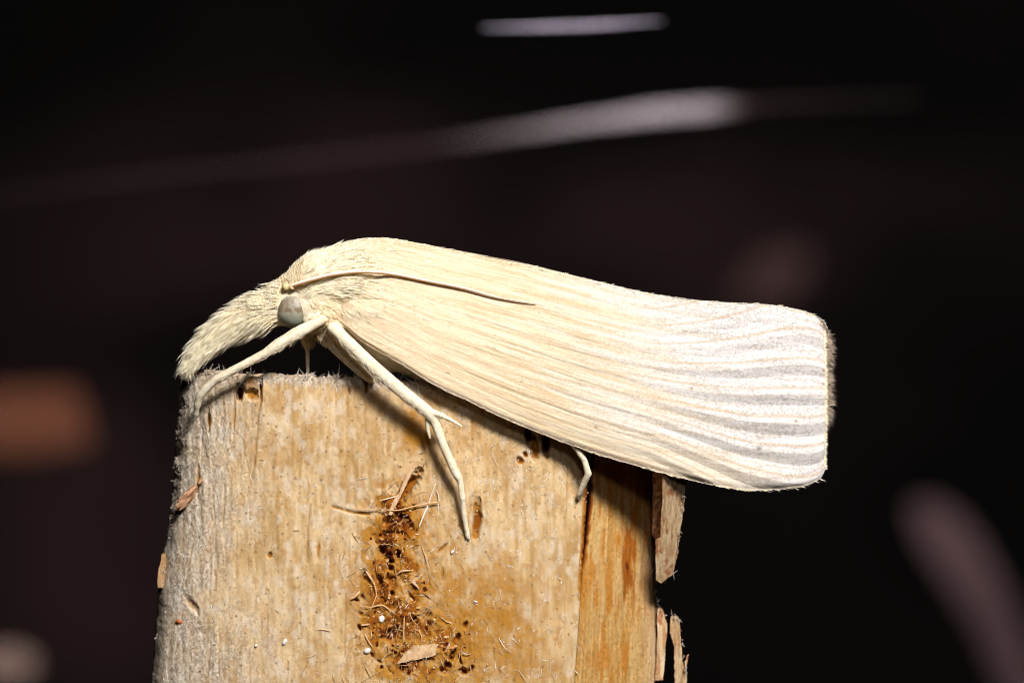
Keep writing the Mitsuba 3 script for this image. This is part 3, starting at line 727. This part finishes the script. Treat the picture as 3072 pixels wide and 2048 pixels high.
sc = float(stump_c(np.array([566]), np.array([1485]))[0])
v1, f1 = lump(560, 1492, 15, 46, 42, sc - 6, 5, 0.9)
v2, f2 = lump(607, 1443, 13, 17, 40, sc - 12, 6, 0.7)
put('bark_scrap', (np.vstack([v1, v2]), np.vstack([f1, f2 + len(v1)])), 'bark_brown', smooth=True, label='brown fibrous bark scrap stuck to the left edge of the stump', cat='bark scrap')

# ---------------------------------------------------------------- the moth
# wings: traced upper (ridge) and lower (costal) outlines
TXY = np.array([T(*p) for p in [(790, 556), (840, 546), (880, 545), (930, 552), (1030, 572), (1110, 588), (1200, 605), (1350, 640), (1500, 674), (1600, 688), (1680, 694), (1750, 697), (1800, 703), (1840, 712), (1870, 724), (1886, 737), (1893, 750)]])
BXY = np.array([T(*p) for p in [(764, 722), (775, 736), (800, 756), (825, 778), (870, 806), (920, 834), (1000, 884), (1080, 922), (1150, 956), (1250, 997), (1350, 1034), (1450, 1064), (1560, 1094), (1640, 1112), (1720, 1123), (1780, 1121), (1840, 1114), (1870, 1103), (1885, 1092), (1891, 1080)]])
TY, BY = PchipInterpolator(TXY[:, 0], TXY[:, 1]), PchipInterpolator(BXY[:, 0], BXY[:, 1])
DEP = PchipInterpolator([0, .04, .12, .3, .42, .6, .75, .88, 1], [70, 95, 112, 108, 112, 138, 148, 132, 114])


def wing_grid(nu, nv, side=1, lower=1.0, reach=0.0):
    u = np.linspace(0, 1, nu)
    u = u + 0.06 * np.sin(u * math.pi * 2) / (2 * math.pi) * -1
    v = np.linspace(0, 1, nv)
    Uq, Vq = np.meshgrid(u, v, indexing='ij')
    xt = TXY[0, 0] + (TXY[-1, 0] - TXY[0, 0]) * Uq
    xb = BXY[0, 0] + (BXY[-1, 0] - BXY[0, 0]) * Uq
    yt, yb = TY(xt), BY(xb)
    x = xt + (xb - xt) * Vq + sst(.97, 1, Uq) * (3.5 * (nz(Vq * 60, 0, 0, 3) - 0.5) + 3 * np.sin(Vq * math.pi))
    y = yt + (yb - yt) * Vq * lower
    dep = DEP(Uq)
    c = -dep * np.sin(np.pi / 2 * np.clip(Vq, 0, 1)) ** 0.85
    # pleats that deepen towards the outer edge: bright flanks look up, grey flanks look down
    w = Vq + 0.010 * (fb(Uq * 7, Vq * 4, 0, 2, 2) - 0.5)
    w = 0.54 + (w - 0.54) * (1 + 0.82 * np.clip((1 - Uq) / 0.36, 0, 1) ** 1.35)
    ph = (w - 0.012) / 0.178
    ph = ph - np.floor(ph)
    duty = 0.60
    tri = np.where(ph < duty, ph / duty, (1 - ph) / (1 - duty))
    tri = tri * tri * (3 - 2 * tri) * 0.35 + tri * 0.65
    var = 0.62 + 0.5 * nz(np.floor((w - 0.012) / 0.178) * 3.1, Uq * 3, 0, 8)
    amp = (2.0 + 13 * sst(0.50, 0.92, Uq)) * sst(0.05, 0.35, Uq) * var * (1 - 0.6 * np.exp(-((Vq - 0.04) / 0.06) ** 2))
    c -= amp * (tri - 0.5)
    ph3 = ((Vq + 0.6 * 0.085 * nz(Uq * 3, Vq * 5) - 0.05) / 0.085) % 1.0
    c += 1.8 * sst(0.15, 0.4, Uq) * (1 - sst(0.5, 0.75, Uq)) * (np.exp(-((ph3) / 0.12) ** 2) + np.exp(-((1 - ph3) / 0.12) ** 2))
    c -= 1.8 * (fb(Uq * 24, Vq * 60, 0, 3, 4) - 0.5) + 1.2 * (fb(Uq * 60, Vq * 190, 0, 2, 5) - 0.5)
    c -= 12 * (fb(Uq * 3.5, Vq * 2.5, 0, 2, 6) - 0.5) * sst(0, .2, Uq)
    # crease above the wing root lobe
    cr = np.array([T(*p) for p in [(782, 712), (786, 696), (800, 684), (830, 684), (862, 688), (900, 694), (950, 690)]])
    dense = np.vstack([np.linspace(p, q_, 30) for p, q_ in zip(cr[:-1], cr[1:])])
    dd_, ii_ = cKDTree(dense).query(np.stack([x, y], -1).reshape(-1, 2))
    fade = 1 - np.linspace(0, 1, len(dense)) ** 2
    c += (13 * np.exp(-(dd_ / 4.5) ** 2) * fade[ii_]).reshape(x.shape)
    lx, ly = T(850, 712)
    c -= 10 * np.exp(-((x - lx) / 75) ** 2 - ((y - ly) / 26) ** 2)
    # rolled costal edge
    c += 9 * sst(0.955, 1.0, Vq) ** 2
    return Uq, Vq, x + reach * Uq, y, c * side + 2 * side * -1


def shell(x, y, c, thick):
    nu, nv = x.shape
    p = np.stack([x, y, c], -1)
    n = unit(np.cross(np.gradient(p, axis=0), np.gradient(p, axis=1)))
    if n[nu // 2, nv // 2, 2] > 0:
        n = -n
    fr_, bk_ = p.reshape(-1, 3), (p - n * thick).reshape(-1, 3)
    f = grid_faces(nu, nv)
    N = nu * nv
    idx = np.arange(N).reshape(nu, nv)
    rim = np.concatenate([idx[:-1, 0], idx[-1, :-1], idx[:0:-1, -1], idx[0, :0:-1]])
    nx = np.roll(rim, -1)
    s1 = np.vstack([np.stack([rim, nx, nx + N], -1), np.stack([rim, nx + N, rim + N], -1)])
    out = trimesh.Trimesh(np.vstack([fr_, bk_]), np.vstack([f, f[:, ::-1] + N, s1]), process=False)
    return out


labels['moth'] = {'label': 'cream white moth with pleated wings and long furry snout, perched on the cut stump', 'category': 'moth'}
Uq, Vq, wx, wy, wc = wing_grid(460, 240)
wuv = np.stack([Uq, Vq], -1).reshape(-1, 2)
put('moth__forewing', shell(wx, wy, wc, 2.5), 'wing_scales', smooth=50 if False else True, uv=np.vstack([wuv, wuv]), label='near forewing, cream at the root and silvery pleated at the tip')
U2, V2_, wx2, wy2, wc2 = wing_grid(160, 80, side=-1, lower=0.62, reach=10)
wuv2 = np.stack([U2, V2_], -1).reshape(-1, 2)
put('moth__forewing', shell(wx2, wy2 + 3 - 4 * np.exp(-((U2 - 0.3) / 0.14) ** 2) * (1 - sst(0, .3, V2_)), wc2, 2.5), 'wing_scales', smooth=True, uv=np.vstack([wuv2, wuv2]), label='far forewing, only its back edge showing')
wing_tree, wing_c = cKDTree(np.stack([wx, wy], -1).reshape(-1, 2)), wc.reshape(-1)


def wing_at(a, b):
    return wing_c[wing_tree.query(np.stack([a, b], -1))[1]]


# body: head, snout, thorax, abdomen and legs as one surface
def ball(p, r):
    return m3.Manifold.sphere(r, 20).translate([float(x) for x in p])


def chain(pts):
    out = []
    for (a, ra), (b, rb) in zip([(p[:3], p[3]) for p in pts[:-1]], [(p[:3], p[3]) for p in pts[1:]]):
        out.append(m3.Manifold.batch_hull([ball(a, ra), ball(b, rb)]))
    return out


foot_m = T(1075, 1234)
bones = []
bones += chain([(856, 912, 0, 66), (900, 880, 0, 70), (960, 850, 0, 92), (1030, 838, 0, 104), (1110, 862, 0, 74), (1200, 905, 0, 54), (1400, 960, 0, 54), (1700, 1020, 0, 50), (2050, 1050, 0, 34)])
bones += chain([(940, 910, 0, 84), (985, 920, 0, 84), (1040, 930, 0, 76)])                       # chest
bones += chain([(858, 905, 0, 58), (835, 918, 0, 56), (775, 938, 0, 54), (708, 968, 0, 44), (652, 1003, 0, 36), (608, 1042, 0, 27), (580, 1077, 0, 18)])   # snout
bones += chain([(942, 960, -50, 34), (975, 955, -84, 15), (966, 957, -100, 15)])                    # front leg root
bones += chain([(970, 958, -104, 14), (900, 995, -112, 19), (835, 1035, -108, 18), (798, 1059, -104, 13), (720, 1100, -92, 12), (656, 1134, -74, 13), (648, 1139, -71, 11), (622, 1162, -56, 13), (602, 1186, -42, 13), (599, 1193, -39, 10.5), (592, 1216, -24, 11), (591, 1222, -20, 8.5), (588, 1240, -8, 8)])
bones += chain([(1015, 1000, -40, 34), (1003, 985, -104, 20)])
bones += chain([(1001, 983, -114, 18), (1030, 1010, -122, 19), (1120, 1096, -128, 20), (1200, 1165, -128, 19), (1284, 1232, -122, 18), (1304, 1258, -116, 14.5), (1330, 1330, -108, 13), (1366, 1412, -98, 12.5), (1376, 1430, -95, 12), (1381, 1438, -94, 8.5), (1386, 1482, -86, 9.5), (1388, 1492, -84, 10), (1389, 1498, -82, 7.5), (1394, 1552, -68, 8.5), (1395, 1558, -66, 6.8), (1404, 1606, -52, 7.5), (1405, 1611, -50, 5.5), foot_m + (-46, 4)])
bones += chain([(1290, 1232, -124, 13), (1318, 1240, -128, 8), (1352, 1256, -132, 6), (1385, 1275, -134, 2.5)])     # spurs
for e_, r_ in (((foot_m[0] + 9, foot_m[1] + 13, -42), 1.6), ((foot_m[0] - 7, foot_m[1] + 14, -44), 1.6)):
    bones += chain([foot_m + (-46, 3.6), e_ + (r_,)])
bones += chain([(1286, 1242, -116, 11), (1284, 1280, -106, 7), (1290, 1310, -100, 3)])
bones += chain([(990, 990, -20, 44), (1040, 1050, -40, 34), (1085, 1102, -50, 24), (1110, 1124, -54, 18)])             # hind thigh
bones += chain([(1112, 1112, -50, 15), (1200, 1100, 30, 12), (1400, 1140, -40, 11), (1690, 1300, -96, 9), (1724, 1334, -98, 9), (1752, 1376, -92, 9), (1764, 1418, -80, 10), (1752, 1446, -62, 9), (1738, 1478, -40, 8), (1733, 1490, -32, 4)])
bones += chain([(918, 1000, 50, 22), (921, 1050, 66, 6), (921, 1120, 90, 5), (918, 1150, 100, 5)])                  # far front leg
bones += chain([(1040, 930, 0, 74), (1110, 985, 4, 66), (1180, 1040, 8, 66), (1280, 1085, 10, 60), (1450, 1100, 12, 48), (1800, 1090, 12, 30)])   # belly
body = m3.Manifold.batch_boolean(bones, m3.OpType.Add).refine_to_length(9.0)
bm_ = body.to_mesh()
BM = trimesh.Trimesh(np.asarray(bm_.vert_properties)[:, :3], bm_.tri_verts, process=True)
trimesh.smoothing.filter_taubin(BM, lamb=0.5, nu=0.52, iterations=14)
bv = np.asarray(BM.vertices)
bn = np.asarray(BM.vertex_normals)
BM = trimesh.Trimesh(bv + bn * (2.2 * (fb(bv[:, 0] / 9, bv[:, 1] / 9, bv[:, 2] / 9, 3, 77) - 0.5))[:, None], BM.faces, process=False)
put('moth__body', BM, 'body_skin', smooth=True, label='cream body with legs and drooping snout')

# eye and the other eye
for side in (-1, 1):
    s = trimesh.creation.icosphere(5)
    vv = np.asarray(s.vertices) * [52, 53, 42]
    put('moth__eye', (vv + [881, 926, side * 39], s.faces), 'eye_cornea', smooth=True, label='grey green mottled eye' if side < 0 else None)

# antennae
ap = np.array([(868, 862), (905, 849), (950, 836), (1000, 824), (1085, 815), (1140, 817), (1180, 822), (1280, 842), (1390, 864), (1500, 893), (1610, 910)], float)
ac = np.array([-76, -96, -108, -112, -108, 0, 0, 0, 0, 0, 0], float)
ac[5:] = wing_at(ap[5:, 0], ap[5:, 1]) - np.array([16, 15, 14, 13, 10, 7])
ac[3:8] = np.minimum(ac[3:8], [-114, -107, -88, -74, -60])
arad = np.array([6.5, 6.4, 6, 5.8, 5.6, 5.4, 5, 4.4, 3.7, 2.9, 1.4])
for side in (1, -1):
    v, f, uv = tube(np.column_stack([ap, ac * side]), arad, sides=16, n=420)
    # uv.y: how far the skin looks up
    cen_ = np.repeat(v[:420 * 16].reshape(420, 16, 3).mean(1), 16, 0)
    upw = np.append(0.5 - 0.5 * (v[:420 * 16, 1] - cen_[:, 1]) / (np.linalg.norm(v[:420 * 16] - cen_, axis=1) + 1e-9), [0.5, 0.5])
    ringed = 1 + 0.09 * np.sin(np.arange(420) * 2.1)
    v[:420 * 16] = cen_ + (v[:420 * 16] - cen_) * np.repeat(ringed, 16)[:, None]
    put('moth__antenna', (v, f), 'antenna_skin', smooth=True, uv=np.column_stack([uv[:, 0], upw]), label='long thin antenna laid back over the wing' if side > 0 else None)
    s = trimesh.creation.icosphere(3)
    b1 = np.asarray(s.vertices) * 11.5 + [860, 860, -74 * side]
    b2 = np.asarray(s.vertices) * 9 + [878, 861, -82 * side]
    put('moth__antenna_root', (np.vstack([b1, b2]), np.vstack([s.faces, s.faces + len(b1)])), 'scape_skin', smooth=True)

# ---------------------------------------------------------------- fur of the moth
hr = np.random.default_rng(5)


def body_points(n, keep):
    """points on the body surface where keep(p, normal) is true"""
    p, fi = trimesh.sample.sample_surface(BM, max(n * 6, 90000), seed=int(hr.integers(1 << 30)))
    nn = np.asarray(BM.face_normals)[fi]
    k = np.where(keep(p, nn))[0][:n]
    return np.asarray(p)[k], nn[k]


def groom(p, nn, flow, length, rad, lift, clump=90, pull=0.5, jitter=0.12, droop=0.0, seg=4, blunt=0.75):
    n = len(p)
    f = flow(p)
    t = unit(f - (f * nn).sum(1, keepdims=True) * nn)
    d = unit(t + nn * (lift + hr.normal(0, .06, n))[:, None] + hr.normal(0, jitter, (n, 3)))
    L = length * hr.uniform(.65, 1.2, n)
    if clump:
        k = max(1, n // clump)
        seeds = hr.choice(n, k, replace=False)
        near = cKDTree(p[seeds]).query(p)[1]
        tip = p[seeds][near] + d[seeds][near] * L[:, None] * 1.0
        w = (pull * hr.uniform(.5, 1, n))[:, None]
        d = unit((p + d * L[:, None]) * (1 - w) + tip * w - p)
    bend = np.zeros((n, 3)) + [0, droop, 0] - nn * (lift * 0.45)[:, None] if np.ndim(lift) else np.zeros((n, 3)) + [0, droop, 0] - nn * lift * 0.45
    return hairs(p - nn * 2, d, L, rad * hr.uniform(.7, 1.25, n), hr, bend=bend, seg=seg, blunt=blunt)


def off_eye(p):
    return (np.hypot(p[:, 0] - 881, p[:, 1] - 926) > 49) | (p[:, 2] > -25) & (p[:, 2] < 25)


sn = np.array([(880, 900), (835, 912), (775, 935), (708, 966), (652, 1003), (608, 1042), (574, 1084), (560, 1110)], float)
sd = np.vstack([np.linspace(a, b, 30) for a, b in zip(sn[:-1], sn[1:])])
st_ = unit(np.gradient(sd, axis=0))


def snout_flow(p):
    k = cKDTree(sd).query(p[:, :2])[1]
    t = st_[np.minimum(k + 12, len(sd) - 1)]
    up = sst(-14, 4, np.interp(p[:, 0], [640, 700, 870], [900, 905, 952]) - p[:, 1]) * sst(660, 730, p[:, 0])
    ang_ = np.radians(34 * up - 7 * (1 - up))
    return np.column_stack([t[:, 0] * np.cos(ang_) - t[:, 1] * np.sin(ang_), t[:, 0] * np.sin(ang_) + t[:, 1] * np.cos(ang_), np.zeros(len(p))])


parts = []
p, nn = body_points(14000, lambda p, n: (p[:, 0] < 850) & (p[:, 1] < 1110) & (p[:, 1] < 1010 + 0.0 * p[:, 0] + np.clip((800 - p[:, 0]) * 0.5, 0, 110)) & off_eye(p) & (np.abs(p[:, 2]) < 70) & (np.hypot(p[:, 0] - 835, p[:, 1] - 1035) > 40) & ~((p[:, 0] > 560) & (p[:, 1] > 1060) & (p[:, 2] < -50)) & ~((p[:, 1] > 1020) & (p[:, 2] < -60)))
parts.append(groom(p, nn, snout_flow, 54, 1.25, 0.24, clump=12, pull=.28, jitter=.10, droop=.10, seg=3))
# brow tuft above the snout: stands forward and up
p, nn = body_points(3000, lambda p, n: (p[:, 0] > 775) & (p[:, 0] < 850) & (p[:, 1] < 925) & (np.abs(p[:, 2]) < 62))
parts.append(groom(p, nn, lambda q: np.tile([-1.0, -0.05, 0], (len(q), 1)), 46, 1.3, 0.55, clump=10, pull=.3, jitter=.16))
# tip brush
p, nn = body_points(1100, lambda p, n: (p[:, 0] < 640) & (p[:, 1] > 1010) & (p[:, 1] < 1110) & (np.abs(p[:, 2]) < 40))
parts.append(groom(p, nn, lambda q: np.tile([-.62, 1, 0], (len(q), 1)), 58, 1.5, 0.22, clump=8, pull=.4, jitter=.10))
p, nn = body_points(650, lambda p, n: (p[:, 0] < 850) & (p[:, 1] < 1110) & off_eye(p) & (np.abs(p[:, 2]) < 62) & ~((p[:, 1] > 1000) & (p[:, 2] < -55)) & (np.abs(n[:, 2]) < .85))
parts.append(groom(p, nn, snout_flow, 72, 1.8, 0.48, clump=4, pull=.35, jitter=.12, droop=.06))
v, f, uv = join(parts)
put('moth__snout_fur', (v, f), 'fur_cream', uv=uv, smooth=True, kind='stuff', label='cream bristly fur of the snout')

parts = []
p, nn = body_points(5000, lambda p, n: (p[:, 0] > 812) & (p[:, 0] < 915) & (p[:, 1] < 905) & off_eye(p) & (np.abs(p[:, 2]) < 96))
parts.append(groom(p, nn, lambda q: np.tile([-.35, -1, 0], (len(q), 1)), 26, 1.3, 0.42, clump=9, pull=.3, jitter=.2, seg=3))
# cheek and chest below and behind the eye
p, nn = body_points(7000, lambda p, n: (p[:, 0] > 850) & (p[:, 0] < 1020) & (p[:, 1] > 880) & (p[:, 1] < 1030) & off_eye(p) & ~((p[:, 1] > 944) & (p[:, 2] < -92)))
parts.append(groom(p, nn, lambda q: np.column_stack([np.full(len(q), .75), np.full(len(q), .45), np.zeros(len(q))]), 26, 1.25, 0.12, clump=10, pull=.3, jitter=.14, seg=3))
v, f, uv = join(parts)
put('moth__head_fur', (v, f), 'fur_warm', uv=uv, smooth=True, kind='stuff', label='warm yellowish fur of head and chest')

parts = []
p, nn = body_points(9000, lambda p, n: (p[:, 0] > 892) & (p[:, 0] < 1180 - 170 * np.random.default_rng(3).random(len(p))) & (p[:, 1] < 905) & (np.abs(p[:, 2]) < 110))


def back_flow(q):
    a = np.interp(q[:, 0], [890, 960, 1100], [-.72, -.38, 0.02]) + 0.0022 * (q[:, 1] - 820)
    return np.column_stack([np.ones(len(q)), a, np.zeros(len(q))])


parts.append(groom(p, nn, back_flow, 50, 1.25, 0.06, clump=16, pull=.35, jitter=.07, droop=.03, seg=3))
# long tufts that cover the wing roots
n = 6000
k = hr.choice(Uq.size, n, p=((1 - sst(0.02, 0.5, Uq)) ** 1.5 * (Vq < .95) * (0.5 + 0.5 * (Vq < .6))).reshape(-1) / ((1 - sst(0.02, 0.5, Uq)) ** 1.5 * (Vq < .95) * (0.5 + 0.5 * (Vq < .6))).sum())
P = np.stack([wx, wy, wc], -1)
along = unit(np.gradient(P, axis=0)).reshape(-1, 3)[k]
wn = unit(np.cross(np.gradient(P, axis=0), np.gradient(P, axis=1))).reshape(-1, 3)[k]
wn = np.where(wn[:, 2:3] > 0, -wn, wn)
pw = P.reshape(-1, 3)[k]
parts.append(groom(pw, wn, lambda q: along, np.interp(pw[:, 0], [1000, 1200, 1700], [40, 30, 18]), 1.2, 0.035, clump=14, pull=.5, jitter=.05))
p, nn = body_points(220, lambda p, n: (p[:, 0] > 880) & (p[:, 0] < 1150) & (p[:, 1] < 905) & (np.abs(p[:, 2]) < 110))
parts.append(groom(p, nn, back_flow, 56, 1.6, 0.2, clump=5, pull=.4, jitter=.1))
v, f, uv = join(parts)
put('moth__thorax_fur', (v, f), 'fur_cream', uv=uv, smooth=True, kind='stuff', label='smooth cream fur swept back over the shoulders')

# short scales on the legs
parts = []
legs = lambda p, n: ((p[:, 2] < -56) & (p[:, 1] > 1000) | (p[:, 1] > 1125) & (p[:, 2] < 0)) & (p[:, 1] < 1600)
p, nn = body_points(6500, legs)


def leg_flow(q):
    return np.column_stack([np.where(q[:, 0] < 930, -1.0, .55), np.where(q[:, 0] < 930, .55, .8), np.zeros(len(q))])


parts.append(groom(p, nn, leg_flow, np.where((p[:, 1] > 1250) | (p[:, 0] < 680), 6.0, np.where(nn[:, 1] > .3, 22.0, 10.0)), 1.1, 0.2, clump=6, pull=.4, jitter=.14, seg=3))
v, f, uv = join(parts)
put('moth__leg_scale', (v, f), 'fur_cream', uv=uv, smooth=True, kind='stuff', label='short pale scales clothing the legs')

# fringes: pale along the near wing's outer edge, brown behind it, wispy along the ridge
parts = []
n = 900
vv_ = hr.random(n) * .98 + .01
i = np.clip((vv_ * 239).astype(int), 0, 239)
base = np.stack([wx[-1, i], wy[-1, i], wc[-1, i]], -1) - [3, 0, 0]
dd = unit(np.column_stack([np.ones(n), hr.normal(0, .22, n), hr.normal(.1, .2, n)]))
parts.append(hairs(base, dd, hr.uniform(5, 13, n), hr.uniform(.9, 1.8, n), hr, seg=2))
n = 520
i = np.clip((hr.random(n) ** 0.9 * 455 + 2).astype(int), 0, 459)
j = np.where(hr.random(n) < .55, hr.integers(0, 5, n), 239 - hr.integers(0, 3, n))
base = np.stack([wx[i, j], wy[i, j], wc[i, j]], -1)
up = np.where(j < 20, -1, 1)
dd = unit(np.column_stack([np.ones(n), up * np.abs(hr.normal(.12, .1, n)) + .22, hr.normal(-.05, .15, n)]))
parts.append(hairs(base, dd, hr.uniform(8, 24, n), hr.uniform(.7, 1.6, n), hr, seg=3))
v, f, uv = join(parts)
put('moth__wing_fringe', (v, f), 'fur_cream', uv=uv, smooth=True, kind='stuff', label='fine pale hairs along the edges of the near wing')
n = 800
yb_ = hr.uniform(966, 1285, n)
base = np.column_stack([np.interp(yb_, [966, 1000, 1100, 1285], [2458, 2466, 2468, 2468]), yb_, hr.uniform(-10, 60, n)])
prof = np.interp(yb_, [966, 985, 1010, 1060, 1100, 1160, 1220, 1262, 1285], [12, 26, 38, 40, 30, 36, 36, 30, 8])
dd = unit(np.column_stack([np.ones(n), hr.normal(.12, .2, n) + np.interp(yb_, [966, 1020, 1285], [.3, .1, 0]), hr.normal(0, .2, n)]))
v, f, uv = hairs(base, dd, 1.2 * prof * hr.uniform(.35, 1.15, n), hr.uniform(.8, 1.7, n), hr, bend=np.column_stack([np.zeros(n), hr.normal(.12, .12, n), np.zeros(n)]), seg=3)
put('moth__wing_fringe', (v, f), 'fringe_hair', uv=uv, smooth=True, kind='stuff', label='brown fringe of the far wing past the tail end')
